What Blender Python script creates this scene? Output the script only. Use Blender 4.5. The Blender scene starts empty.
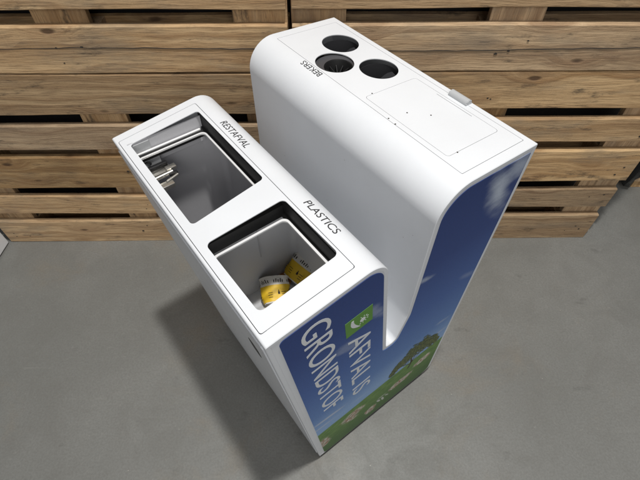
import bpy, bmesh, math, random
from mathutils import Vector, Matrix
random.seed(7)
scene = bpy.context.scene
COL = scene.collection

# ------------------------------------------------------------------ materials
def new_mat(name):
    m = bpy.data.materials.new(name); m.use_nodes = True
    nt = m.node_tree
    b = nt.nodes['Principled BSDF']
    return m, nt, b

def N(nt, t, **kw):
    n = nt.nodes.new(t)
    for k, v in kw.items():
        if k.startswith('i_'):
            n.inputs[int(k[2:]) if k[2:].isdigit() else k[2:].replace('_', ' ')].default_value = v
        else:
            setattr(n, k, v)
    return n

def link(nt, a, b): nt.links.new(a, b)

def simple(name, col, rough=.5, metal=0., spec=.5, bump=0., bscale=300):
    m, nt, b = new_mat(name)
    b.inputs['Base Color'].default_value = (*col, 1)
    b.inputs['Roughness'].default_value = rough
    b.inputs['Metallic'].default_value = metal
    b.inputs['Specular IOR Level'].default_value = spec
    tc = N(nt, 'ShaderNodeTexCoord')
    nz = N(nt, 'ShaderNodeTexNoise'); nz.inputs['Scale'].default_value = bscale; nz.inputs['Detail'].default_value = 3
    link(nt, tc.outputs['Object'], nz.inputs['Vector'])
    if bump:
        bp = N(nt, 'ShaderNodeBump'); bp.inputs['Strength'].default_value = bump; bp.inputs['Distance'].default_value = .001
        link(nt, nz.outputs['Fac'], bp.inputs['Height']); link(nt, bp.outputs['Normal'], b.inputs['Normal'])
    mr = N(nt, 'ShaderNodeMapRange'); mr.inputs['To Min'].default_value = rough*.85; mr.inputs['To Max'].default_value = min(1, rough*1.15)
    n2 = N(nt, 'ShaderNodeTexNoise'); n2.inputs['Scale'].default_value = 9; n2.inputs['Detail'].default_value = 5
    link(nt, tc.outputs['Object'], n2.inputs['Vector']); link(nt, n2.outputs['Fac'], mr.inputs['Value'])
    link(nt, mr.outputs['Result'], b.inputs['Roughness'])
    return m

def mixc(nt, fac, a, b, mode='MIX'):
    n = N(nt, 'ShaderNodeMix', data_type='RGBA', blend_type=mode)
    for sock, v in ((n.inputs['Factor'], fac), (n.inputs['A'], a), (n.inputs['B'], b)):
        if isinstance(v, (int, float)): sock.default_value = v
        elif isinstance(v, tuple): sock.default_value = (*v, 1)
        else: link(nt, v, sock)
    return n.outputs['Result']

def mrange(nt, val, a, b, c=0., d=1., smooth=True):
    n = N(nt, 'ShaderNodeMapRange', clamp=True)
    if smooth: n.interpolation_type = 'SMOOTHSTEP'
    link(nt, val, n.inputs['Value'])
    n.inputs['From Min'].default_value = a; n.inputs['From Max'].default_value = b
    n.inputs['To Min'].default_value = c; n.inputs['To Max'].default_value = d
    return n.outputs['Result']

def math_(nt, op, a, b=None):
    n = N(nt, 'ShaderNodeMath', operation=op)
    for i, v in enumerate((a, b)):
        if v is None: continue
        if isinstance(v, (int, float)): n.inputs[i].default_value = v
        else: link(nt, v, n.inputs[i])
    return n.outputs[0]

def noise(nt, vec, scale, detail=4, rough=.55, dist=0., out='Fac'):
    n = N(nt, 'ShaderNodeTexNoise')
    n.inputs['Scale'].default_value = scale; n.inputs['Detail'].default_value = detail
    n.inputs['Roughness'].default_value = rough; n.inputs['Distortion'].default_value = dist
    link(nt, vec, n.inputs['Vector'])
    return n.outputs[out]

def mapping(nt, vec, loc=(0, 0, 0), rot=(0, 0, 0), scale=(1, 1, 1)):
    n = N(nt, 'ShaderNodeMapping')
    n.inputs['Location'].default_value = loc; n.inputs['Rotation'].default_value = rot; n.inputs['Scale'].default_value = scale
    link(nt, vec, n.inputs['Vector'])
    return n.outputs['Vector']

def mat_white():
    m, nt, b = new_mat('white_lacquer')
    tc = N(nt, 'ShaderNodeTexCoord').outputs['Object']
    soft = noise(nt, tc, 5, 5)
    c = mixc(nt, mrange(nt, soft, .35, .7), (.675, .695, .725), (.640, .658, .685))
    v = N(nt, 'ShaderNodeTexVoronoi', feature='F1'); v.inputs['Scale'].default_value = 26
    link(nt, tc, v.inputs['Vector'])
    pick = N(nt, 'ShaderNodeSeparateColor'); link(nt, v.outputs['Color'], pick.inputs[0])
    speck = math_(nt, 'MULTIPLY', mrange(nt, v.outputs['Distance'], .015, .035, 1, 0), mrange(nt, pick.outputs[0], .80, .84))
    c = mixc(nt, math_(nt, 'MULTIPLY', speck, .65), c, (.12, .10, .08))
    sc = noise(nt, mapping(nt, tc, rot=(0, 0, .6), scale=(14, 120, 14)), 1, 6, .7)
    c = mixc(nt, mrange(nt, sc, .64, .8, 0, .22), c, (.42, .40, .36))
    link(nt, c, b.inputs['Base Color'])
    link(nt, mrange(nt, soft, .3, .7, .34, .46), b.inputs['Roughness'])
    b.inputs['Specular IOR Level'].default_value = .45
    bp = N(nt, 'ShaderNodeBump'); bp.inputs['Strength'].default_value = .08; bp.inputs['Distance'].default_value = .0006
    link(nt, noise(nt, tc, 900, 2), bp.inputs['Height']); link(nt, bp.outputs['Normal'], b.inputs['Normal'])
    return m

def mat_wood(name, warm=1., axis='x', dark=.78):
    m, nt, b = new_mat(name)
    tc = N(nt, 'ShaderNodeTexCoord').outputs['Object']
    oi = N(nt, 'ShaderNodeObjectInfo').outputs['Random']
    off = N(nt, 'ShaderNodeCombineXYZ')
    link(nt, math_(nt, 'MULTIPLY', oi, 37.), off.inputs[0]); link(nt, math_(nt, 'MULTIPLY', oi, 11.), off.inputs[1]); link(nt, math_(nt, 'MULTIPLY', oi, 23.), off.inputs[2])
    va = N(nt, 'ShaderNodeVectorMath', operation='ADD'); link(nt, tc, va.inputs[0]); link(nt, off.outputs[0], va.inputs[1])
    p = va.outputs[0]
    if axis == 'z': p = mapping(nt, p, rot=(0, math.pi/2, 0))
    # knots
    kv = N(nt, 'ShaderNodeTexVoronoi', feature='F1'); kv.inputs['Scale'].default_value = 1.
    link(nt, mapping(nt, p, scale=(4.6, 5., 12.)), kv.inputs['Vector'])
    kp = N(nt, 'ShaderNodeSeparateColor'); link(nt, kv.outputs['Color'], kp.inputs[0])
    ksel = mrange(nt, kp.outputs[0], .38, .42)
    knot = math_(nt, 'MULTIPLY', mrange(nt, kv.outputs['Distance'], .05, .12, 1, 0), ksel)
    halo = math_(nt, 'MULTIPLY', mrange(nt, kv.outputs['Distance'], .08, .55, 1, 0), ksel)
    # grain lines warped round the knots
    sp = N(nt, 'ShaderNodeSeparateXYZ'); link(nt, p, sp.inputs[0])
    wz = math_(nt, 'ADD', sp.outputs[2], math_(nt, 'MULTIPLY', halo, .03))
    wz = math_(nt, 'ADD', wz, math_(nt, 'MULTIPLY', noise(nt, mapping(nt, p, scale=(1.6, 2, 5)), 1, 3), .12))
    cb = N(nt, 'ShaderNodeCombineXYZ')
    link(nt, math_(nt, 'MULTIPLY', sp.outputs[0], .9), cb.inputs[0]); link(nt, math_(nt, 'MULTIPLY', sp.outputs[1], 40.), cb.inputs[1]); link(nt, math_(nt, 'MULTIPLY', wz, 55.), cb.inputs[2])
    g1 = noise(nt, cb.outputs[0], 1, 5, .6)
    fine = noise(nt, mapping(nt, p, scale=(14, 260, 260)), 1, 4, .7)
    c = mixc(nt, mrange(nt, g1, .3, .72), (.80*dark, .54*dark, .275*dark*warm), (.47*dark, .275*dark, .12*dark*warm))
    c = mixc(nt, mrange(nt, fine, .45, .68, 0, .55), c, (.25*dark, .145*dark, .07*dark))
    fib = noise(nt, mapping(nt, p, loc=(2, 2, 7), scale=(5, 500, 430)), 1, 5, .75)
    c = mixc(nt, mrange(nt, fib, .55, .75, 0, .35), c, (.85*dark, .62*dark, .36*dark))
    spl = noise(nt, mapping(nt, p, loc=(8, 1, 3), scale=(9, 90, 120)), 1, 4, .6)
    c = mixc(nt, mrange(nt, spl, .68, .73, 0, .7), c, (.12*dark, .075*dark, .04*dark))
    # grey weathering and dirt
    wth = noise(nt, mapping(nt, p, scale=(3, 6, 11)), 1, 6, .65)
    c = mixc(nt, mrange(nt, wth, .48, .70, 0, .5), c, (.25*dark, .215*dark, .165*dark))
    dirt = noise(nt, mapping(nt, p, loc=(3, 5, 2), scale=(7, 9, 26)), 1, 6, .7)
    c = mixc(nt, mrange(nt, dirt, .56, .70, 0, .8), c, (.10*dark, .078*dark, .055*dark))
    c = mixc(nt, math_(nt, 'MULTIPLY', halo, .35), c, (.33*dark, .17*dark, .075*dark))
    c = mixc(nt, math_(nt, 'MULTIPLY', knot, .85), c, (.09*dark, .045*dark, .022*dark))
    bl = noise(nt, mapping(nt, p, loc=(6, 2, 9), scale=(1.8, 3, 4)), 1, 5, .7)
    c = mixc(nt, mrange(nt, bl, .50, .70, 0, .38), c, (.20*dark, .135*dark, .085*dark))
    # per board tone
    hs = N(nt, 'ShaderNodeHueSaturation'); link(nt, c, hs.inputs['Color'])
    rr = N(nt, 'ShaderNodeTexWhiteNoise', noise_dimensions='1D'); link(nt, oi, rr.inputs['W'])
    link(nt, mrange(nt, rr.outputs['Value'], 0, 1, .68, 1.16, False), hs.inputs['Value'])
    link(nt, mrange(nt, oi, 0, 1, .8, 1.02, False), hs.inputs['Saturation'])
    link(nt, hs.outputs['Color'], b.inputs['Base Color'])
    b.inputs['Roughness'].default_value = .75; b.inputs['Specular IOR Level'].default_value = .3
    h = math_(nt, 'ADD', math_(nt, 'MULTIPLY', fine, .8), math_(nt, 'MULTIPLY', g1, .8))
    h = math_(nt, 'SUBTRACT', h, knot)
    # saw marks
    sw = noise(nt, mapping(nt, p, rot=(0, .5, 0), scale=(220, 6, 6)), 1, 2)
    h = math_(nt, 'ADD', h, math_(nt, 'MULTIPLY', sw, .35))
    bp = N(nt, 'ShaderNodeBump'); bp.inputs['Strength'].default_value = .75; bp.inputs['Distance'].default_value = .0028
    link(nt, h, bp.inputs['Height']); link(nt, bp.outputs['Normal'], b.inputs['Normal'])
    return m

def mat_concrete():
    m, nt, b = new_mat('polished_concrete')
    tc = N(nt, 'ShaderNodeTexCoord').outputs['Object']
    big = noise(nt, tc, 1.3, 6, .6, .4)
    mid = noise(nt, mapping(nt, tc, loc=(4, 2, 0)), 6, 8, .68, .6)
    fine = noise(nt, tc, 160, 5, .75)
    c = mixc(nt, mrange(nt, big, .32, .68), (.196, .199, .187), (.244, .246, .233))
    c = mixc(nt, mrange(nt, mid, .38, .72, 0, .5), c, (.160, .158, .145))
    brown = noise(nt, mapping(nt, tc, loc=(9, 1, 0)), 2.6, 7, .66, .5)
    c = mixc(nt, mrange(nt, brown, .52, .70, 0, .5), c, (.25, .21, .155))
    tr = noise(nt, mapping(nt, tc, rot=(0, 0, .9), scale=(2.2, 26, 1)), 1, 6, .65, .3)
    c = mixc(nt, mrange(nt, tr, .58, .75, 0, .14), c, (.33, .325, .30))
    c = mixc(nt, mrange(nt, fine, .35, .65, 0, .42), c, (.135, .132, .12))
    # dark smudges
    dk = noise(nt, mapping(nt, tc, loc=(1, 7, 0), rot=(0, 0, .4), scale=(9, 15, 1)), 1, 6, .62)
    c = mixc(nt, mrange(nt, dk, .62, .76, 0, .55), c, (.11, .108, .10))
    # scattered pale grit
    v = N(nt, 'ShaderNodeTexVoronoi', feature='F1'); v.inputs['Scale'].default_value = 23
    link(nt, tc, v.inputs['Vector'])
    pk = N(nt, 'ShaderNodeSeparateColor'); link(nt, v.outputs['Color'], pk.inputs[0])
    sp = math_(nt, 'MULTIPLY', mrange(nt, v.outputs['Distance'], .015, .04, 1, 0), mrange(nt, pk.outputs[1], .80, .83))
    c = mixc(nt, math_(nt, 'MULTIPLY', sp, .8), c, (.55, .53, .46))
    pit = noise(nt, mapping(nt, tc, loc=(3, 3, 3)), 55, 6, .8)
    c = mixc(nt, mrange(nt, pit, .58, .72, 0, .45), c, (.11, .108, .098))
    c = mixc(nt, mrange(nt, pit, .42, .30, 0, .35), c, (.34, .335, .31))
    # fine scratches
    for ang, lo in ((.35, (0, 0, 0)), (1.9, (3, 1, 0)), (2.6, (5, 8, 0))):
        s = noise(nt, mapping(nt, tc, loc=lo, rot=(0, 0, ang), scale=(3, 190, 1)), 1, 3, .5, .25)
        c = mixc(nt, mrange(nt, s, .73, .8, 0, .4), c, (.37, .36, .33))
    link(nt, c, b.inputs['Base Color'])
    link(nt, mrange(nt, mid, .3, .7, .42, .62), b.inputs['Roughness'])
    b.inputs['Specular IOR Level'].default_value = .4
    bp = N(nt, 'ShaderNodeBump'); bp.inputs['Strength'].default_value = .25; bp.inputs['Distance'].default_value = .0012
    link(nt, math_(nt, 'ADD', fine, math_(nt, 'MULTIPLY', mid, .8)), bp.inputs['Height']); link(nt, bp.outputs['Normal'], b.inputs['Normal'])
    return m

def mat_graphic():
    # printed picture: deep blue sky with clouds over a meadow with heaps of litter (object coords: x across, z up)
    m, nt, b = new_mat('printed_landscape')
    tc = N(nt, 'ShaderNodeTexCoord').outputs['Object']
    sx = N(nt, 'ShaderNodeSeparateXYZ'); link(nt, tc, sx.inputs[0])
    X, Z = sx.outputs[0], sx.outputs[2]
    cr = N(nt, 'ShaderNodeValToRGB')
    link(nt, Z, cr.inputs[0])
    e = cr.color_ramp.elements
    e[0].position = .20; e[0].color = (.26, .42, .66, 1)
    e[1].position = 1.; e[1].color = (.024, .048, .170, 1)
    for pos, c in ((.30, (.27, .42, .68)), (.42, (.12, .23, .50)), (.60, (.065, .135, .37)), (.80, (.032, .066, .225))):
        k = e.new(pos); k.color = (*c, 1)
    sky = cr.outputs[0]
    nz = noise(nt, mapping(nt, tc, loc=(.3, 0, .2), rot=(0, .7, 0), scale=(.7, 0, 1.6)), 15, 5, .55)
    nzc = math_(nt, 'SUBTRACT', nz, .5)
    def blob(cx, cz, ang, la, lb, soft=.7, amt=1., warp=1.2):
        v = mapping(nt, tc, loc=(0, 0, 0))
        s = N(nt, 'ShaderNodeVectorMath', operation='SUBTRACT'); link(nt, tc, s.inputs[0]); s.inputs[1].default_value = (cx, 0, cz)
        r = N(nt, 'ShaderNodeVectorRotate', rotation_type='Y_AXIS'); link(nt, s.outputs[0], r.inputs['Vector']); r.inputs['Angle'].default_value = ang
        q = N(nt, 'ShaderNodeVectorMath', operation='MULTIPLY'); link(nt, r.outputs[0], q.inputs[0]); q.inputs[1].default_value = (1/la, 0, 1/lb)
        l = N(nt, 'ShaderNodeVectorMath', operation='LENGTH'); link(nt, q.outputs[0], l.inputs[0])
        d = math_(nt, 'ADD', l.outputs['Value'], math_(nt, 'MULTIPLY', nzc, warp*2))
        return mrange(nt, d, 1-soft, 1., amt, 0.)
    c = sky
    cloud = (.50, .56, .66)
    for a in ((.400, .905, 1.05, .105, .040, 1., .95, .7), (.435, .950, .9, .07, .045, 1., .7, .7), (.25, .755, .4, .045, .013, 1., .6, .8), (.42, .62, .5, .06, .016, 1., .22, .8),
              (.12, .77, .9, .055, .022, .9, .38, 1.4), (.06, .70, .7, .05, .02, .9, .28, 1.4), (.015, .355, .15, .085, .010, .8, .8, .8), (0.0, .315, .12, .07, .007, .8, .65, .8),
              (.13, .31, .1, .05, .006, .9, .4, .8), (.40, .42, .2, .05, .012, .9, .4, 1.), (.42, .34, .1, .05, .01, .9, .5, 1.)):
        c = mixc(nt, blob(a[0], a[1], -a[2], *a[3:]), c, cloud)
    # meadow
    hz = math_(nt, 'ADD', Z, math_(nt, 'MULTIPLY', X, -.02))
    gm = mrange(nt, math_(nt, 'ADD', hz, math_(nt, 'MULTIPLY', nzc, .008)), .258, .266, 1, 0)
    gn = noise(nt, mapping(nt, tc, scale=(30, 0, 70)), 1, 6, .7)
    grass = mixc(nt, mrange(nt, gn, .3, .7), (.085, .19, .045), (.20, .33, .10))
    grass = mixc(nt, mrange(nt, Z, .03, .25), (.075, .15, .05), grass)
    c = mixc(nt, gm, c, grass)
    rub = N(nt, 'ShaderNodeTexVoronoi', feature='F1'); rub.inputs['Scale'].default_value = 130
    link(nt, mapping(nt, tc, scale=(1, 0, 1.3)), rub.inputs['Vector'])
    rc = N(nt, 'ShaderNodeSeparateColor'); link(nt, rub.outputs['Color'], rc.inputs[0])
    heap = mixc(nt, mrange(nt, rc.outputs[0], .2, .9), (.34, .28, .22), (.74, .69, .62))
    heap = mixc(nt, mrange(nt, rc.outputs[1], .80, .88, 0, .7), heap, (.42, .11, .07))
    for a in ((.115, .190, 0, .048, .040), (.005, .150, 0, .036, .050), (.192, .100, 0, .026, .030), (.30, .150, 0, .05, .024), (.385, .195, .1, .045, .020)):
        c = mixc(nt, blob(*a, .35, .85, .9), c, heap)
    for a in ((.218, .125, .5, .006, .02), (.236, .115, .3, .006, .022), (.252, .12, .7, .004, .016), (.228, .145, 1.5, .004, .022)):
        c = mixc(nt, blob(*a, .35, .8, .3), c, (.62, .62, .60))
    hf = noise(nt, tc, 320, 3)
    c = mixc(nt, mrange(nt, hf, .3, .7, 0, .12), c, (.02, .02, .03))
    link(nt, c, b.inputs['Base Color'])
    b.inputs['Roughness'].default_value = .5; b.inputs['Specular IOR Level'].default_value = .2
    return m

M = {}
M['white'] = mat_white()
M['wood'] = mat_wood('pallet_wood')
M['woodv'] = mat_wood('pallet_wood_upright', axis='z')
M['concrete'] = mat_concrete()
M['graphic'] = mat_graphic()
M['black'] = simple('black_plastic', (.012, .012, .013), .45)
M['tube'] = simple('black_glossy_tube', (.035, .035, .038), .35)
M['funnel'] = simple('dark_grey_funnel', (.055, .055, .06), .4)
M['deep_black'] = simple('collar_shade_black', (.008, .008, .008), .6)  # shade put into the collar colour; also lines the funnel
M['ink'] = simple('black_ink', (.02, .02, .022), .5)
M['print'] = simple('white_print', (.66, .68, .70), .5)
M['green'] = simple('green_print', (.095, .26, .035), .5)
M['greyliner'] = simple('grey_liner_plastic', (.50, .50, .52), .7, spec=.15, bump=.1)
M['paleliner'] = simple('pale_liner_plastic', (.60, .61, .63), .45, bump=.1)
M['alu'] = simple('aluminium_rail', (.86, .86, .86), .35, .25)
M['steel'] = simple('bright_steel', (.62, .60, .55), .3, .9)
M['pull'] = simple('grey_pull_plastic', (.40, .41, .42), .4)
M['nail'] = simple('rusty_nail_hole', (.035, .028, .022), .8)
M['bark'] = simple('printed_bark', (.055, .045, .025), .6)
def mat_leaf():
    m, nt, b = new_mat('printed_foliage')
    tc = N(nt, 'ShaderNodeTexCoord').outputs['Object']
    c = mixc(nt, mrange(nt, noise(nt, tc, 160, 4), .4, .62), (.030, .052, .014), (.15, .18, .055))
    link(nt, c, b.inputs['Base Color']); b.inputs['Roughness'].default_value = .5
    return m
M['leaf'] = mat_leaf()
M['yellow'] = simple('yellow_paper_print', (.78, .50, .02), .5)
M['paper'] = simple('white_paper', (.75, .72, .66), .55)
M['scrap'] = simple('orange_brown_wrapper', (.42, .16, .04), .45, bump=.4, bscale=90)
M['film'] = simple('black_stretch_film', (.03, .03, .03), .12, bump=1., bscale=35)
M['cabinet'] = simple('pale_grey_enamel', (.74, .76, .78), .4)

# ------------------------------------------------------------------ helpers
def thing(name, label, cat, loc=(0, 0, 0), rz=0, group=None):
    o = bpy.data.objects.new(name, None); COL.objects.link(o)
    o.location = loc; o.rotation_euler = (0, 0, rz); o.empty_display_size = .1
    o['label'] = label; o['category'] = cat
    if group: o['group'] = group
    return o

def obj(name, bm, mats, parent=None, smooth=None, recalc=True):
    if recalc: bmesh.ops.recalc_face_normals(bm, faces=bm.faces[:])
    me = bpy.data.meshes.new(name); bm.to_mesh(me); bm.free()
    return objm(name, me, mats, parent, smooth)

def objm(name, me, mats, parent=None, smooth=None):
    if not isinstance(mats, (list, tuple)): mats = [mats]
    if len(me.materials):
        me.materials.clear()
    for m in mats: me.materials.append(m)
    if smooth is not None:
        me.polygons.foreach_set('use_smooth', [True]*len(me.polygons))
        me.set_sharp_from_angle(angle=math.radians(smooth))
    o = bpy.data.objects.new(name, me); COL.objects.link(o)
    if parent: o.parent = parent
    return o

def box(bm, x0, x1, y0, y1, z0, z1, bev=0., mi=0, jit=0.):
    vs = [bm.verts.new((x, y, z)) for x in (x0, x1) for y in (y0, y1) for z in (z0, z1)]
    idx = [(0, 1, 3, 2), (4, 6, 7, 5), (0, 4, 5, 1), (2, 3, 7, 6), (0, 2, 6, 4), (1, 5, 7, 3)]
    fs = [bm.faces.new([vs[i] for i in q]) for q in idx]
    for f in fs: f.material_index = mi
    if jit:
        for v in vs: v.co += Vector([random.uniform(-jit, jit) for _ in range(3)])
    if bev:
        bmesh.ops.recalc_face_normals(bm, faces=fs)
        es = list({e for f in fs for e in f.edges})
        bmesh.ops.bevel(bm, geom=es, offset=bev, segments=2, affect='EDGES', profile=.5)
    return vs

def prism(bm, pts, z0, z1, plane='xy', mi=0):
    """pts polygon in a plane, extruded along the third axis"""
    def P(a, b, c): return (a, b, c) if plane == 'xy' else (a, c, b)
    lo = [bm.verts.new(P(a, b, z0)) for a, b in pts]; hi = [bm.verts.new(P(a, b, z1)) for a, b in pts]
    n = len(pts)
    fs = [bm.faces.new(lo), bm.faces.new(hi)]
    for i in range(n): fs.append(bm.faces.new((lo[i], lo[(i+1) % n], hi[(i+1) % n], hi[i])))
    for f in fs: f.material_index = mi
    return fs

def rrect(x0, x1, y0, y1, r, n=6):
    out = []
    for cx, cy, a0 in ((x1-r, y1-r, 0), (x0+r, y1-r, 90), (x0+r, y0+r, 180), (x1-r, y0+r, 270)):
        for i in range(n+1):
            a = math.radians(a0+90*i/n); out.append((cx+r*math.cos(a), cy+r*math.sin(a)))
    return out

def circ(cx, cy, r, n=48):
    return [(cx+r*math.cos(2*math.pi*i/n), cy+r*math.sin(2*math.pi*i/n)) for i in range(n)]

def bool_mesh(src, ops):
    """src: mesh; ops: list of (op, mesh). Evaluates exact booleans and returns a new mesh."""
    so = bpy.data.objects.new('tmp', src); COL.objects.link(so); tmp = [so]
    for op, me in ops:
        c = bpy.data.objects.new('tmpc', me); COL.objects.link(c); tmp.append(c)
        md = so.modifiers.new('b', 'BOOLEAN'); md.operation = op; md.object = c; md.solver = 'EXACT'
    dg = bpy.context.evaluated_depsgraph_get(); dg.update()
    res = bpy.data.meshes.new_from_object(so.evaluated_get(dg))
    for t in tmp: bpy.data.objects.remove(t, do_unlink=True)
    return res

def pm(pts, z0, z1):
    bm = bmesh.new(); prism(bm, pts, z0, z1); bmesh.ops.recalc_face_normals(bm, faces=bm.faces[:])
    me = bpy.data.meshes.new('c'); bm.to_mesh(me); bm.free(); return me

def bez(p0, p1, p2, n=8):
    return [((1-t)**2*p0[0]+2*t*(1-t)*p1[0]+t*t*p2[0], (1-t)**2*p0[1]+2*t*(1-t)*p1[1]+t*t*p2[1]) for t in [i/n for i in range(n+1)]]

def fillet(pts, radii, n=10):
    out = []
    m = len(pts)
    for i, (p, r) in enumerate(zip(pts, radii)):
        p = Vector(p)
        if r <= 0: out.append(tuple(p)); continue
        a = (Vector(pts[i-1])-p).normalized(); b = (Vector(pts[(i+1) % m])-p).normalized()
        ang = a.angle(b); d = r/math.tan(ang/2)
        c = p+(a+b).normalized()*(r/math.sin(ang/2))
        s = p+a*d; e = p+b*d
        a0 = math.atan2(s.y-c.y, s.x-c.x); a1 = math.atan2(e.y-c.y, e.x-c.x)
        da = (a1-a0+math.pi) % (2*math.pi)-math.pi
        for k in range(n+1):
            t = a0+da*k/n; out.append((c.x+r*math.cos(t), c.y+r*math.sin(t)))
    return out

def offset(pts, d):
    """inward offset of a clockwise polygon (x right, z up)"""
    n = len(pts); out = []
    for i in range(n):
        p = Vector(pts[i]); a = (p-Vector(pts[i-1])).normalized(); b = (Vector(pts[(i+1) % n])-p).normalized()
        na = Vector((a.y, -a.x)); nb = Vector((b.y, -b.x))
        mm = (na+nb); k = mm.length_squared
        dd = d(pts[i], na) if callable(d) else d
        out.append(tuple(p+mm*(2*dd/k)))
    return out

def text_obj(name, s, parent, mat, org, dx, dy, length, cap, lift=.00012, surf=None):
    cu = bpy.data.curves.new(name, 'FONT'); cu.body = s; cu.size = 1; cu.resolution_u = 6
    to = bpy.data.objects.new('t', cu); COL.objects.link(to)
    dg = bpy.context.evaluated_depsgraph_get(); dg.update()
    me = bpy.data.meshes.new_from_object(to.evaluated_get(dg))
    bpy.data.objects.remove(to, do_unlink=True)
    xs = [v.co.x for v in me.vertices]; x0, x1 = min(xs), max(xs)
    capu = .70
    dx = Vector(dx).normalized(); dy = Vector(dy).normalized(); nn = dx.cross(dy); org = Vector(org)
    bm = bmesh.new(); bm.from_mesh(me); bpy.data.meshes.remove(me)
    bmesh.ops.remove_doubles(bm, verts=bm.verts[:], dist=1e-5)
    if surf:
        for k in range(1, 12):
            bmesh.ops.bisect_plane(bm, geom=bm.verts[:]+bm.edges[:]+bm.faces[:], plane_co=(0, k*.0735-.06, 0), plane_no=(0, 1, 0))
    r = bmesh.ops.extrude_face_region(bm, geom=bm.faces[:])
    top = {v for v in r['geom'] if isinstance(v, bmesh.types.BMVert)}
    for v in bm.verts:
        c = v.co.copy()
        v.co = org+dx*((c.x-x0)/(x1-x0)*length)+dy*(c.y/capu*cap)+nn*(lift if v in top else -.00005)
        if surf: v.co.z = surf(v.co.x)+(.0004 if v in top else .0001)
    return obj(name, bm, mat, parent)

def tube(bm, pts, r, seg=10, mi=0, cap=True):
    rings = []
    pts = [Vector(p) for p in pts]
    for i, p in enumerate(pts):
        t = (pts[min(i+1, len(pts)-1)]-pts[max(i-1, 0)]).normalized()
        up = Vector((0, 0, 1)) if abs(t.z) < .9 else Vector((1, 0, 0))
        a = t.cross(up).normalized(); b = t.cross(a)
        rings.append([bm.verts.new(p+a*r*math.cos(2*math.pi*k/seg)+b*r*math.sin(2*math.pi*k/seg)) for k in range(seg)])
    for i in range(len(rings)-1):
        for k in range(seg):
            f = bm.faces.new((rings[i][k], rings[i][(k+1) % seg], rings[i+1][(k+1) % seg], rings[i+1][k])); f.material_index = mi
    if cap:
        bm.faces.new(rings[0]).material_index = mi; bm.faces.new(rings[-1]).material_index = mi

def lathe(bm, prof, cx=0, cy=0, seg=40, mi=0, close=False):
    rings = []
    for r, z in prof:
        rings.append([bm.verts.new((cx+r*math.cos(2*math.pi*k/seg), cy+r*math.sin(2*math.pi*k/seg), z)) for k in range(seg)])
    for i in range(len(rings)-1):
        for k in range(seg):
            f = bm.faces.new((rings[i][k], rings[i][(k+1) % seg], rings[i+1][(k+1) % seg], rings[i+1][k])); f.material_index = mi
    return rings

# ------------------------------------------------------------------ floor
bm = bmesh.new()
vs = [bm.verts.new(p) for p in ((-14, -12, 0), (14, -12, 0), (14, 12, 0), (-14, 12, 0))]
bm.faces.new(vs)
o = obj('floor', bm, M['concrete']); o['kind'] = 'structure'

# ------------------------------------------------------------------ the bin
BX, BY, BA = .0733, -.8489, .6348
L = .568
T = .009
bin_ = thing('recycling_bin', 'white two-level waste separation bin with blue printed side and deep V-shaped notch', 'waste bin', (BX, BY, 0), BA)

# smoother shoulder on the low part
raw = [(-.002, .026), (-.1015, .9015), (.128, .9260), (.1835, .542), (.2100, .537), (.2300, .630), (.2275, 1.0005), (.4665, .983), (.4620, .026)]
rad = [.004, .004, .045, .006, .016, .090, .062, .003, .028]
def ring_at(d, n=12):
    """the profile moved inward by d, same number of points for every d"""
    rr = offset(raw, d); out = []
    for i in range(len(raw)):
        p, q, t_ = Vector(raw[i-1]), Vector(raw[i]), Vector(raw[(i+1) % len(raw)])
        cross = (q-p).x*(t_-q).y-(q-p).y*(t_-q).x
        out.append(max(rad[i]-d, .0004) if cross < 0 else rad[i]+d)
    return fillet(rr, out, n)
prof = ring_at(0)

def profile_mesh(pts, s0, s1):
    bm = bmesh.new(); prism(bm, pts, s0, s1, 'xz'); return bm

# hollow sheet shell
e = .0012
rings = [(prof, e), (ring_at(e), 0), (ring_at(T-e), 0), (ring_at(T), e), (ring_at(T), L-e), (ring_at(T-e), L), (ring_at(e), L), (prof, L-e)]
bm = bmesh.new(); R = []
for pts, s in rings: R.append([bm.verts.new((a, s, b)) for a, b in pts])
n = len(prof)
for i in range(8):
    A, B = R[i], R[(i+1) % 8]
    for k in range(n): bm.faces.new((A[k], A[(k+1) % n], B[(k+1) % n], B[k]))
bmesh.ops.recalc_face_normals(bm, faces=bm.faces[:])
shell = bpy.data.meshes.new('shell'); bm.to_mesh(shell); bm.free()

low_r = (-.0955, .0795, .0215, .5480)       # lift-out cover of the low part
top_r = (.2905, .4520, .0200, .5450)        # service plate on the tall part
flap_r = (.3030, .4365, .0620, .2700)
g = .0011
o1 = [(-.0795, .2600), (-.0795, .5120), (.0730, .5230), (.0715, .2690)]
def quad_round(q, r=.010):
    return fillet(q, [r]*4, 6)
O1 = fillet([(-.0780, .2610), (-.0800, .5070), (.0730, .5240), (.0700, .2740)], [.008]*4, 6)
O1 = fillet([(-.0785, .2625), (-.0800, .5240), (.0715, .5220), (.0720, .2700)], [.008]*4, 6)
O2 = fillet([(-.0775, .0520), (-.0800, .2130), (.0720, .2070), (.0750, .0570)], [.010]*4, 6)
holes = [(.397, .459), (.3345, .400), (.397, .335)]
HR = .0400

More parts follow.
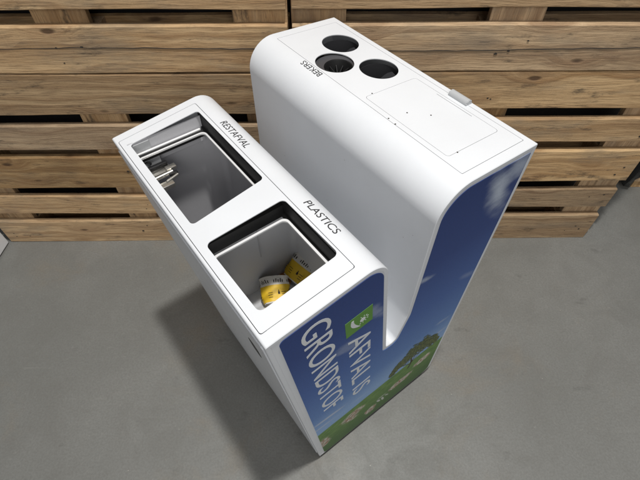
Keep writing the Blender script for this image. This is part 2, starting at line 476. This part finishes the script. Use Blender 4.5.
def sheet(t):
    bm = bmesh.new(); R = []
    for pts, s in ((prof, .0), (prof, L), (ring_at(t), L), (ring_at(t), .0)): R.append([bm.verts.new((a, s, b)) for a, b in pts])
    for i in range(4):
        A, B = R[i], R[(i+1) % 4]
        for k in range(n): bm.faces.new((A[k], A[(k+1) % n], B[(k+1) % n], B[k]))
    bmesh.ops.recalc_face_normals(bm, faces=bm.faces[:])
    me = bpy.data.meshes.new('sheet'); bm.to_mesh(me); bm.free(); return me
thin = sheet(.0016)
body = bool_mesh(shell.copy(), [('DIFFERENCE', pm(rrect(*low_r, .004), .80, 1.0)), ('DIFFERENCE', pm(rrect(*top_r, .002), .95, 1.05))])
objm('body_shell', body, M['white'], bin_, 28)
def shrink(r, g): return (r[0]+g, r[1]-g, r[2]+g, r[3]-g)
lowc = bool_mesh(thin.copy(), [('INTERSECT', pm(rrect(*shrink(low_r, g), .004), .80, 1.0)), ('DIFFERENCE', pm(O1, .7, 1.1)), ('DIFFERENCE', pm(O2, .7, 1.1))])
cover = objm('opening_cover', lowc, M['white'], bin_, 28)
ops = [('INTERSECT', pm(rrect(*shrink(top_r, g*.7), .002), .95, 1.05)), ('DIFFERENCE', pm(rrect(*flap_r, .007), .9, 1.1))]
for h in holes: ops.append(('DIFFERENCE', pm(circ(*h, HR, 64), .9, 1.1)))
topc = bool_mesh(thin.copy(), ops)
objm('cup_plate', topc, M['white'], bin_, 28)
fl = bool_mesh(thin.copy(), [('INTERSECT', pm(rrect(*shrink(flap_r, .0006), .0065), .95, 1.05)), ('DIFFERENCE', pm(rrect(.4290, .4300, .118, .205, .0003), .9, 1.1))])
flap = objm('service_flap', fl, M['white'], bin_, 28)

def ztop(u): return 1.0005-(u-.2275)*(.0175/.239)
# screws of the flap
for (u, s) in ((.335, .190), (.367, .161), (.294, .195), (.323, .272), (.326, .0615), (.2925, .176)):
    bm = bmesh.new(); lathe(bm, [(.0002, .0006), (.0013, .0005), (.0016, 0)], seg=12)
    for v in bm.verts: v.co += Vector((u, s, ztop(u)))
    obj('screw', bm, M['nail'], flap)
# finger pull
bm = bmesh.new()
pts = [(.0085*math.cos(math.radians(a)), .0085*math.sin(math.radians(a))) for a in range(-20, 201, 10)]
pts += [(-.0075, -.0036), (.0075, -.0036)]
loop0 = fillet(pts[:-2], [0]*(len(pts)-2)) + [(-.0075, -.004), (.0075, -.004)]
fs = prism(bm, loop0, .1460, .1910, 'xz')
bmesh.ops.bevel(bm, geom=[e_ for e_ in bm.edges if abs(e_.verts[0].co.y-e_.verts[1].co.y) < 1e-6], offset=.0012, segments=2, affect='EDGES')
for v in bm.verts: v.co += Vector((.4535, 0, ztop(.4535)+.0015))
obj('finger_pull', bm, M['pull'], flap, 40)

# end walls
bm = profile_mesh(ring_at(T-.0006), .0004, .0054); obj('side_panel', bm, M['white'], bin_)
bm = profile_mesh(ring_at(T-.0006), L-.0054, L-.0004); obj('side_panel', bm, M['white'], bin_)

# printed picture, proud of the end wall
# pull the front border in to 19 mm and round the corners
def frontline(w): return -.1015*(w-.010)/.8915
inner = [(0+.0165, .0200), (-.0835, .8935)]
raw_g = [(frontline(.03)+.018, .0310), (frontline(.889)+.020, .8915), (.1195, .9135), (.1735, .531), (.2165, .525), (.2410, .628), (.2405, .9860), (.4540, .9705), (.4500, .0310)]
rad_g = [.012, .012, .037, .012, .024, .080, .053, .004, .022]
bm = profile_mesh(fillet(raw_g, rad_g, 12), -.0006, .0002)
graphic = obj('graphic_panel', bm, M['graphic'], bin_)
graphic['label'] = 'blue sky and meadow picture printed on the end wall'

# lettering on the picture: runs down, tops to the right; panel faces -y
tx = Vector((.115, 0, -1)).normalized(); ty = Vector((1, 0, .115)).normalized()
SZ = -.0007
text_obj('lettering', 'AFVAL IS', graphic, M['print'], (.0600, SZ, .7170), tx, ty, .352, .056)
text_obj('lettering', 'GRONDSTOF', graphic, M['print'], (-.0440, SZ, .8760), tx, ty, .476, .058)
# green logo square with a hand holding a round plant
def lp(a, b_): return Vector((.0815, 0, .7760))+tx*a+ty*b_
bm = bmesh.new()
prism(bm, [(lp(a, b_).x, lp(a, b_).z) for a, b_ in ((-.031, -.031), (-.031, .031), (.031, .031), (.031, -.031))], -.0009, -.0004, 'xz')
logo = obj('logo_square', bm, M['green'], graphic)
bm = bmesh.new()
def flat(pts, s0=-.0011, s1=-.0008): prism(bm, [(lp(a, b_).x, lp(a, b_).z) for a, b_ in pts], s0, s1, 'xz')
ccx, ccy = .001, .008
flat([(ccx+.0065*math.cos(t*math.pi/8), ccy+.0065*math.sin(t*math.pi/8)) for t in range(16)])
for k in range(11):
    a = k*2*math.pi/11
    d = Vector((math.cos(a), math.sin(a))); nrm = Vector((-d.y, d.x))
    if d.y < -.75: continue
    c0 = Vector((ccx, ccy))+d*.0095; c1 = Vector((ccx, ccy))+d*.0135
    flat([tuple(c0+nrm*.0007), tuple(c1+nrm*.0007), tuple(c1-nrm*.0007), tuple(c0-nrm*.0007)])
up = bez((-.022, -.012), (-.004, -.014), (.019, .002), 8); lo_ = bez((.019, .0), (.004, -.026), (-.022, -.017), 8)
flat(up+lo_)
obj('logo_mark', bm, M['print'], graphic)
# small pictogram tree printed as flat leaves and trunk
bm = bmesh.new()
rnd = random.Random(5)
for i in range(2300):
    t = rnd.uniform(0, 1)
    u = .236+.190*t
    mid = .292+.052*math.sin(math.pi*min(1, t*1.02))-.004*t
    half = (.010+.031*math.sin(math.pi*t)**.7)*(1+.2*math.sin(t*23))
    w = mid+max(-1.25, min(1.25, rnd.gauss(0, .55)))*half
    r = rnd.uniform(.0018, .0045)
    a0 = rnd.uniform(0, 6)
    k = rnd.randint(4, 6)
    ss = -.0008-rnd.random()*.0002
    bm.faces.new([bm.verts.new((u+r*1.3*math.cos(a0+j*2*math.pi/k), ss, w+r*.8*math.sin(a0+j*2*math.pi/k))) for j in range(k)])
obj('printed_foliage', bm, M['leaf'], graphic)
bm = bmesh.new()
for pl in ([(.318, .225), (.324, .26), (.316, .30)], [(.320, .25), (.345, .285), (.37, .305)], [(.318, .255), (.295, .28), (.27, .30)], [(.323, .25), (.33, .29), (.335, .33)]):
    for (a, b_) in zip(pl[:-1], pl[1:]):
        w0 = .004 if pl[0][1] < .23 else .0022
        prism(bm, [(a[0]-w0, a[1]), (a[0]+w0, a[1]), (b_[0]+w0*.7, b_[1]), (b_[0]-w0*.7, b_[1])], -.00078, -.0003, 'xz')
obj('printed_trunk', bm, M['bark'], graphic)

# front door on the slanted face
def fpt(s, w, out=0.):
    nx = Vector((-.8915, -.1015)).normalized()  # outward (u,w)
    return (frontline(w)+nx.x*out, s, w+nx.y*out)
bm = bmesh.new()
ol = rrect(.012, L-.012, .030, .880, .006)
sl = rrect(.0665, .1005, .7160, .7700, .0165)
a = [bm.verts.new(fpt(s, w, .0022)) for s, w in ol]; b_ = [bm.verts.new(fpt(s, w, -.0005)) for s, w in ol]
bm.faces.new(a)
for i in range(len(ol)): bm.faces.new((a[i], a[(i+1) % len(ol)], b_[(i+1) % len(ol)], b_[i]))
door = obj('front_door', bm, M['white'], bin_)
bm = bmesh.new()
a = [bm.verts.new(fpt(s, w, .0027)) for s, w in sl]; b_ = [bm.verts.new(fpt(s, w, .0015)) for s, w in sl]
bm.faces.new(a)
for i in range(len(sl)): bm.faces.new((a[i], a[(i+1) % len(sl)], b_[(i+1) % len(sl)], b_[i]))
obj('key_slot', bm, M['black'], door)
bm = bmesh.new()
box(bm, .006, .432, .0015, L-.0015, 0, .0285); obj('plinth', bm, M['black'], bin_)

# labels on the lids (normal up)
def zlow(u): return .9015+(u+.1015)*(.0245/.2295)
def zsurf(u):
    """height of the outer skin above position u (the two lids and their shoulders)"""
    best = 0
    for (a, za), (b_, zb) in zip(prof, prof[1:]):
        if a < b_ and a <= u <= b_ and za > .8: best = max(best, za+(zb-za)*(u-a)/(b_-a))
    return best
def label_text(s_, u, s, du, ds, uu, us, length, cap, zf):
    return text_obj('lettering', s_, bin_, M['ink'], (u, s, 0), (du, ds, 0), (uu, us, 0), length, cap, surf=zsurf)
label_text('RESTAFVAL', .0870, .4560, 0, -1, 1, 0, .0960, .0155, zlow)
label_text('PLASTICS', .0930, .1780, 0, -1, 1, 0, .0870, .0155, zlow)
label_text('BEKERS', .2870, .3770, 0, 1, -1, 0, .0610, .0125, ztop)

# ---- inside the low part
def collar(name, pts, z0, z1, mat, th=.002):
    bm = bmesh.new(); n = len(pts)
    ins = pts; out = offset(pts, -th) 
    rr = [[bm.verts.new((a, b_, z)) for a, b_ in P] for P, z in ((ins, z1), (ins, z0), (out, z0), (out, z1))]
    for i in range(4):
        A, B = rr[i], rr[(i+1) % 4]
        for k in range(n): bm.faces.new((A[k], A[(k+1) % n], B[(k+1) % n], B[k]))
    return obj(name, bm, mat, bin_)

def liner(u0, u1, s0, s1, z0, z1, mat, rim=True):
    """open box with walls and a rolled rim"""
    bm = bmesh.new()
    P = rrect(u0, u1, s0, s1, .016); Q = rrect(u0+.045, u1-.012, s0+.006, s1-.006, .016)
    t = .0025
    a = [bm.verts.new((x, y, z1)) for x, y in P]; b_ = [bm.verts.new((x, y, z0)) for x, y in Q]
    Pi = rrect(u0+t, u1-t, s0+t, s1-t, .014); Qi = rrect(u0+.045+t, u1-.012-t, s0+.006+t, s1-.006-t, .014)
    c = [bm.verts.new((x, y, z1)) for x, y in Pi]; d = [bm.verts.new((x, y, z0+t)) for x, y in Qi]
    n = len(P)
    for k in range(n):
        j = (k+1) % n
        bm.faces.new((a[k], a[j], b_[j], b_[k])); bm.faces.new((c[k], c[j], d[j], d[k])); bm.faces.new((a[k], a[j], c[j], c[k]))
    bm.faces.new(b_); bm.faces.new(d)
    return obj('liner_bin', bm, mat, bin_, 40)

lg = liner(-.078, .125, .290, .548, .45, .862, M['greyliner']); lg['label'] = 'dark grey inner liner under the far opening'
lw = liner(-.078, .142, .016, .282, .585, .862, M['paleliner']); lw['label'] = 'pale inner liner under the near opening'
# bag frame rails just beneath the openings
def frame_rail(u0, u1, s0, s1, z, r, mat):
    bm = bmesh.new()
    P = rrect(u0, u1, s0, s1, .012, 5); n = len(P)
    Q = rrect(u0+r, u1-r, s0+r, s1-r, .010, 5)
    rr = [[bm.verts.new((a, b_, zz)) for a, b_ in pp] for pp, zz in ((P, z), (Q, z), (Q, z-.0035), (P, z-.0035))]
    for i in range(4):
        A, B = rr[i], rr[(i+1) % 4]
        for k in range(n): bm.faces.new((A[k], A[(k+1) % n], B[(k+1) % n], B[k]))
    return obj('bag_rail', bm, mat, bin_)
frame_rail(-.083, .0700, .2400, .5065, .8790, .0040, M['alu'])
frame_rail(-.083, .0705, .0400, .2020, .8790, .0045, M['alu'])
bm = bmesh.new(); box(bm, -.088, .066, .5165, .5215, .876, .8795, .0008); obj('cross_rail', bm, M['alu'], bin_)
# black collars under the cover, shade painted in: right side and divider
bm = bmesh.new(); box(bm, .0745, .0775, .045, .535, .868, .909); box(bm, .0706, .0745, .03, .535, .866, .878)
box(bm, -.085, .0740, .2145, .2585, .868, .8965); box(bm, -.085, .0700, .5068, .5163, .866, .876); obj('shade_collar', bm, M['deep_black'], bin_)
bm = bmesh.new(); box(bm, -.085, .0740, .5250, .5270, .842, .9045); obj('inner_plate', bm, M['greyliner'], bin_)
bm = bmesh.new(); box(bm, -.0800, -.0430, .5225, .5245, .876, .899, .0005); obj('hinge_plate', bm, M['pull'], bin_)
# latch below the far opening
bm = bmesh.new()
box(bm, -.084, -.028, .478, .500, .838, .846, .001); box(bm, -.084, -.040, .440, .456, .832, .842, .001); box(bm, -.040, -.018, .474, .486, .845, .852, .001)
tube(bm, [(-.082, .468, .846), (-.030, .470, .846)], .0048, 14); tube(bm, [(-.052, .452, .842), (-.024, .460, .842)], .0035, 12)
latch = obj('door_latch', bm, M['steel'], bin_, 40)
bm = bmesh.new()
box(bm, -.086, -.030, .489, .498, .846, .858, .002); box(bm, -.040, -.022, .462, .468, .842, .848, .001)
tube(bm, [(-.070+.010*math.cos(a*math.pi/8), .500+.008*math.sin(a*math.pi/8), .862) for a in range(-1, 10)], .0022, 8)
obj('latch_spring', bm, M['black'], latch, 40)
bm = bmesh.new(); box(bm, -.086, -.036, .5065, .5150, .83, .866, .001); obj('latch_plate', bm, M['pull'], latch)
# a fold standing on the pale liner's far wall
bm = bmesh.new()
tube(bm, [(.044, .2748, .70), (.043, .2755, .80), (.041, .2762, .842)], .0012, 6); obj('liner_seam', bm, M['greyliner'], lw)

# ---- cup tubes in the tall part
for i, (u, s) in enumerate(holes):
    bm = bmesh.new()
    z1 = ztop(u)-.0105
    pr = [(HR+.0015, z1-.004), (HR+.0015, z1-.30), (.0005, z1-.30)]
    lathe(bm, pr, u, s, 48)
    lathe(bm, [(HR+.003, z1-.004), (HR+.003, z1-.302), (.0005, z1-.302)], u, s, 48)
    rr = lathe(bm, [(HR+.0015, z1-.004), (HR+.003, z1-.004)], u, s, 48)
    t = obj('cup_tube', bm, M['tube'], bin_, 40)
    bm = bmesh.new()
    if i == 1:   # offset inner funnel with a star-shaped insert
        lev = [(HR+.0012, z1+.0035, 0), (.0300, z1+.001, 1), (.0285, z1-.002, 1), (.0285, z1-.09, 1), (.0005, z1-.09, 1)]
        rgs = []
        for r_, zz, kf in lev:
            rgs.append([bm.verts.new((u+.0062*kf+r_*math.cos(2*math.pi*k/48), s-.0046*kf+r_*math.sin(2*math.pi*k/48), zz)) for k in range(48)])
        for A, B in zip(rgs, rgs[1:]):
            for k in range(48):
                f_ = bm.faces.new((A[k], A[(k+1) % 48], B[(k+1) % 48], B[k])); f_.material_index = 0 if A is rgs[0] else 1
        obj('funnel', bm, [M['funnel'], M['deep_black']], t, 40)
        bm = bmesh.new()
        for k in range(12):
            a = k*math.pi/6
            tube(bm, [(u+.0062+.028*math.cos(a), s-.0046+.028*math.sin(a), z1-.012), (u+.0062+.005*math.cos(a), s-.0046+.005*math.sin(a), z1-.020)], .0011, 6)
        obj('star_insert', bm, M['black'], t, 40)
    else:        # inclined chute plate across the tube
        c0 = BA
        for (d0, d1, h0, h1) in ((-.040, -.004, .010, .060), (.010, .040, .07, .012)):
            pts = []
            for q in range(9):
                x = d0+(d1-d0)*q/8; hw = math.sqrt(max(0, (HR+.001)**2-x*x)); zz = z1-(h0+(h1-h0)*q/8)
                pts.append((x, hw, zz))
            dirx = Vector((math.cos(-.2), math.sin(-.2))); diry = Vector((-dirx.y, dirx.x))
            rows = []
            for x, hw, zz in pts:
                a_ = Vector((u, s))+dirx*x+diry*hw; b2 = Vector((u, s))+dirx*x-diry*hw
                rows.append((bm.verts.new((a_.x, a_.y, zz)), bm.verts.new((b2.x, b2.y, zz))))
            for q in range(8):
                if (rows[q][0].co-rows[q][1].co).length > 1e-5 or True:
                    bm.faces.new((rows[q][0], rows[q][1], rows[q+1][1], rows[q+1][0]))
        obj('chute_plate', bm, M['funnel'], t, 40)

# ------------------------------------------------------------------ cups lying in the bin
BM = Matrix.Translation((BX, BY, 0)) @ Matrix.Rotation(BA, 4, 'Z')
def place(o, u, s, z, rot): o.matrix_world = BM @ Matrix.Translation((u, s, z)) @ rot

def cup(name, label, u, s, z, rot, k=1., hk=1., flat=.45, seed=1):
    t = thing(name, label, 'paper cup', group='used cups in the near compartment')
    H, r0, r1 = .078*k*hk, .026*k, .036*k
    def rz(z): return r0+(r1-r0)*z/H
    bm = bmesh.new()
    ZL = [H*i_/25 for i_ in range(26)]
    lathe(bm, [(.0005, .003), (rz(.003), .003), (rz(.003), 0)]+[(rz(q_)+.0005, q_) for q_ in ZL], 0, 0, 40)
    lathe(bm, [(.0005, .0045), (r0-.001, .0045)]+[(rz(q_)-.001, q_) for q_ in ZL[2:]], 0, 0, 40)
    rim = [(r1+.0006+.0015*math.cos(a*math.pi/4), H+.0015*math.sin(a*math.pi/4)) for a in range(9)]
    lathe(bm, rim, 0, 0, 40)
    obj('cup_wall', bm, M['paper'], t, 40)
    bm = bmesh.new()
    lathe(bm, [(rz(q_)+.0014, q_) for q_ in ZL[1:18]], 0, 0, 40); pr = obj('printed_band', bm, M['yellow'], t, 40)
    bm = bmesh.new()
    def patch(a0, a1, za, zb):
        n = 4
        lo = [(a0+(a1-a0)*i/n) for i in range(n+1)]
        v0 = [bm.verts.new(((rz(za)+.0022)*math.cos(a), (rz(za)+.0022)*math.sin(a), za)) for a in lo]
        v1 = [bm.verts.new(((rz(zb)+.0022)*math.cos(a), (rz(zb)+.0022)*math.sin(a), zb)) for a in lo]
        for i in range(n): bm.faces.new((v0[i], v0[i+1], v1[i+1], v1[i]))
    for base in range(0, 6):
        b0 = base*math.pi/3
        for q in range(5): patch(b0+q*.16, b0+q*.16+.07, H*.76, H*(.86+.04*(q % 2)))
        if base % 2: patch(b0+.25, b0+.42, H*.30, H*.40); patch(b0+.30, b0+.37, H*.40, H*.47)
        for q in range(3): patch(b0+.55, b0+.9, H*(.2+.09*q), H*(.22+.09*q))
    obj('printed_marks', bm, M['nail'], t)
    from mathutils import noise as mn
    for ch in t.children:       # crushed flat, with dents
        for v in ch.data.vertices:
            c = v.co
            d = mn.noise(Vector((c.x*38, c.y*38, c.z*38+seed*5)))*.007+mn.noise(Vector((c.x*90, c.y*90, c.z*90+seed)))*.0025
            rr = math.hypot(c.x, c.y) or 1
            c.x += c.x/rr*d; c.y += c.y/rr*d
            c.x *= flat
            c.x += .004*math.sin(c.z*60+seed)
    place(t, u, s, z, rot)
    return t
R_ = Matrix.Rotation
cup('paper_cup', 'crushed yellow and white paper cup lying flat at the left in the near opening', .030, .208, .608, R_(math.radians(62), 4, 'Z') @ R_(math.radians(78), 4, 'Y'), .92, .80, .50, 1)
cup('paper_cup', 'crushed yellow paper cup propped against the liner wall, right of the other cup', .092, .238, .612, R_(math.radians(8), 4, 'Z') @ R_(math.radians(58), 4, 'Y'), .95, .82, .45, 2)
for (u, s, zz, a, lab, mk) in ((.082, .258, .594, .3, 'crumpled orange-brown wrapper between the two paper cups', 'scrap'),
                           (.010, .200, .5905, 1.1, 'crumpled beige paper scrap under the left paper cup', 'paper')):
    bm = bmesh.new(); rn = random.Random(int(u*1000)+3)
    bmesh.ops.create_icosphere(bm, subdivisions=3, radius=.017)
    for v in bm.verts:
        k = 1+rn.uniform(-.22, .22); v.co = Vector((v.co.x*k*1.5, v.co.y*k, max(-.006, v.co.z*k*.45)))
    o = obj('wrapper', bm, M[mk]); o['label'] = lab; o['category'] = 'wrapper'; place(o, u, s, zz, R_(a, 4, 'Z'))

# ------------------------------------------------------------------ pallets standing on their long edge
def board_bm(x0, x1, y0, y1, z0, z1, nails=(), seed=0, crack=None):
    rn = random.Random(seed)
    bm = bmesh.new()
    # long board subdivided along x with a slightly wavy wane
    n = 24; hgt = z1-z0
    ph = rn.uniform(0, 6); am = rn.uniform(.0006, .0022)
    rows = []
    bv = .0025
    for i in range(n+1):
        x = x0+(x1-x0)*i/n
        dz = am*math.sin(ph+i*.33)+rn.uniform(-.0004, .0004); dz2 = am*.8*math.sin(ph*2+i*.27)+rn.uniform(-.0005, .0005)
        dy = .0009*math.sin(ph*3+i*.21)
        ring = [(y0+bv+dy, z0+dz), (y1-bv, z0+dz), (y1, z0+bv+dz), (y1, z1-bv+dz2), (y1-bv, z1+dz2), (y0+bv+dy, z1+dz2), (y0+dy, z1-bv+dz2), (y0+dy, z0+bv+dz)]
        rows.append([bm.verts.new((x, a, b_)) for a, b_ in ring])
    for i in range(n):
        for k in range(8): bm.faces.new((rows[i][k], rows[i][(k+1) % 8], rows[i+1][(k+1) % 8], rows[i+1][k]))
    bm.faces.new(rows[0]); bm.faces.new(rows[-1])
    for (x, z) in nails:
        kk = rn.uniform(.55, 1.15)
        pts = [(x+kk*.0045*math.cos(a*math.pi/4)*rn.uniform(.7, 1.3), z+kk*.0032*math.sin(a*math.pi/4)*rn.uniform(.7, 1.2)) for a in range(8)]
        prism(bm, pts, y0-.0011, y0+.002, 'xz', 1)
    if crack is not None:
        pts = []; 
        xs = [x0+.01+(x1-x0-.02)*i/40 for i in range(41)]
        zz = [crack+.0035*math.sin(x*5+ph)+rn.uniform(-.0012, .0012) for x in xs]
        lo = [(x, z-rn.uniform(.0004, .0011)) for x, z in zip(xs, zz)]; hi = [(x, z+rn.uniform(.0004, .0011)) for x, z in zip(xs, zz)]
        for i in range(40):
            prism(bm, [lo[i], lo[i+1], hi[i+1], hi[i]], y0-.0014, y0+.001, 'xz', 1)
    return bm

def make_pallet(x0, x1, zb, label, seed, zs, crack=None):
    t = thing('wooden_pallet', label, 'pallet', ((x0+x1)/2, 0, zb), 0, 'wooden pallets standing on edge behind the bin')
    h = (x1-x0)/2
    cols = [(-h, -h+.145), (-.0725, .0725), (h-.145, h)]
    top = zs[-1][1]
    for i, (a, b_) in enumerate(zs):
        rn = random.Random(seed*31+i)
        nl = []
        for (c0, c1) in cols:
            cm = (c0+c1)/2
            for q in range(3 if b_-a > .12 else 2):
                if rn.random() < .72: nl.append((cm+rn.uniform(-.045, .045), a+(b_-a)*(.22+.56*rn.random())))
        obj('deck_board', board_bm(-h+rn.uniform(0, .004), h-rn.uniform(0, .004), rn.uniform(-.002, .0015), .022, a, b_, nl, seed*13+i, crack if i == 0 else None), [M['wood'], M['nail']], t, 30)
    for c0, c1 in cols:
        bm = bmesh.new(); box(bm, c0, c1, .0225, .0445, .002, top-.002, .002); obj('cross_board', bm, M['woodv'], t)
        for z0, z1 in ((.004, .104), (top/2-.0725, top/2+.0725), (top-.104, top-.004)):
            bm = bmesh.new(); box(bm, c0+.001, c1-.001, .045, .123, z0, z1, .002); obj('block', bm, M['woodv'], t)
    for k, (z0, z1) in enumerate(((.003, .103), (top/2-.0725, top/2+.0725), (top-.103, top-.003))):
        obj('bottom_board', board_bm(-h, h, .1235, .1455, z0, z1, (), seed*7+k), [M['wood'], M['nail']], t, 30)
    return t
zl = [(0, .127), (.172, .267), (.313, .457), (.491, .587), (.630, .7665)]
zr = [(0, .142), (.191, .285), (.332, .474), (.513, .605), (.643, .7690)]
make_pallet(-1.203, -.0050, 0, 'lower left wooden pallet standing on edge on the floor beside the pale box', 1, zl)
make_pallet(.0045, 1.2000, 0, 'lower right wooden pallet standing on edge on the floor, nearest the crate', 2, zr)
zu = [(0, .134), (.176, .276), (.32, .46), (.50, .60), (.64, .78)]
make_pallet(-1.200, -.0050, .7710, 'upper wooden pallet on edge, left of the dark joint at the top', 3, zu, .073)
make_pallet(.0045, 1.2050, .7735, 'upper wooden pallet on edge, right of the dark joint at the top', 4, zu, .066)

bm = bmesh.new(); box(bm, -1.19, 1.15, .160, .172, 0, 1.52, .002)  # added sheet, stands in for the deep shade behind the pallets
o = obj('gap_shade_sheet', bm, M['black']); o['label'] = 'black sheet added behind the pallets to make their gaps dark'; o['category'] = 'sheet'

# ------------------------------------------------------------------ crate with black film at the right
t = thing('wooden_crate', 'wooden crate with black stretch film round its corner, right of the pallets', 'crate', (1.50, .285, 0))
bm = bmesh.new()
for z0 in (.045, .205, .365, .525, .685): box(bm, .0, .8, .0, .02, z0, z0+.150, .002)
obj('front_board', bm, M['wood'], t)
bm = bmesh.new()
for z0 in (.045, .205, .365, .525, .685): box(bm, .0, .02, .0205, .6, z0, z0+.150, .002)
obj('end_board', bm, M['wood'], t)
bm = bmesh.new(); box(bm, .02, .8, .021, .6, .043, .80); obj('load', bm, M['black'], t)
for x in (.03, .36, .69):
    bm = bmesh.new(); box(bm, x, x+.1, .01, .6, 0, .0445, .002); obj('skid', bm, M['woodv'], t)
bm = bmesh.new(); rn = random.Random(3)
ring = [(.012, -.004), (.002, -.008), (-.012, -.006), (-.016, .03), (-.012, .08), (-.008, .16)]
n = 26; rows = []
for i in range(n+1):
    z = .03+.80*i/n
    rows.append([bm.verts.new((a+rn.uniform(-.012, .010), b_+rn.uniform(-.010, .001), z+rn.uniform(-.010, .010))) for a, b_ in ring])
for i in range(n):
    for k in range(len(ring)-1): bm.faces.new((rows[i][k], rows[i][k+1], rows[i+1][k+1], rows[i+1][k]))
f = obj('stretch_film', bm, M['film'], t, 20)
sm = f.modifiers.new('Solid', 'SOLIDIFY'); sm.thickness = .001

# ------------------------------------------------------------------ pale panel at the left edge
t = thing('white_cabinet', 'pale grey-white box standing on the floor at the left end of the pallets', 'box', (-1.209, -.006, 0), math.radians(-5))
bm = bmesh.new(); box(bm, -.6, 0, -.5, 0, .012, .020, .002); 
bm.free()
bm = bmesh.new(); box(bm, -.6, 0, -.5, 0, .006, .62, .003); obj('casing', bm, M['cabinet'], t)
bm = bmesh.new(); box(bm, -.59, -.006, -.49, -.006, 0, .0065); obj('base', bm, M['black'], t)

# ------------------------------------------------------------------ light
w = bpy.data.worlds.new('World'); scene.world = w; w.use_nodes = True
bg = w.node_tree.nodes['Background']; bg.inputs[0].default_value = (.93, .96, 1.0, 1); bg.inputs[1].default_value = .155

def lamp(name, loc, target, size, power, col, shape='RECTANGLE', sy=None):
    d = bpy.data.lights.new(name, 'AREA'); d.energy = power; d.color = col; d.shape = shape; d.size = size
    if sy: d.size_y = sy
    o = bpy.data.objects.new(name, d); COL.objects.link(o); o.location = loc
    o.rotation_euler = (Vector(target)-Vector(loc)).to_track_quat('-Z', 'Y').to_euler()
    return o
lp_ = BM @ Vector((.209, -.119, 3.87))
lamp('hall_or_fill_lamp', lp_, (lp_.x, lp_.y, 0), .15, 96, (1, .98, .945), 'SQUARE')
l2 = BM @ Vector((-.25, -.45, 4.4))
lamp('hall_or_fill_lamp', l2, (l2.x, l2.y, 0), .5, 10, (1, .975, .93), 'SQUARE')
lamp('hall_or_fill_lamp', (.6, -5.0, 3.4), (0, -.4, .4), 2.4, 88, (1, .985, .97), 'SQUARE')  # added soft fill, brightens the blue face, front and notch wall

# ------------------------------------------------------------------ camera
f, pi_, ro, ya = 451.4087, .9019, .0062, .0182
fw = Vector((math.sin(ya)*math.cos(pi_), math.cos(ya)*math.cos(pi_), -math.sin(pi_)))
r = Vector((math.cos(ya), -math.sin(ya), 0)); u = r.cross(fw)
r2 = r*math.cos(ro)+u*math.sin(ro); u2 = -r*math.sin(ro)+u*math.cos(ro)
cd = bpy.data.cameras.new('camera'); cam = bpy.data.objects.new('camera', cd); COL.objects.link(cam)
cd.sensor_width = 36; cd.lens = f/640*36; cd.clip_start = .02; cd.clip_end = 100
mw = Matrix((r2, u2, -fw)).transposed().to_4x4(); mw.translation = Vector((.0623, -1.1801, 1.4886))
cam.matrix_world = mw
scene.camera = cam

scene.view_settings.view_transform = 'Standard'
scene.view_settings.look = 'None'
scene.view_settings.exposure = 0
scene.view_settings.gamma = 1
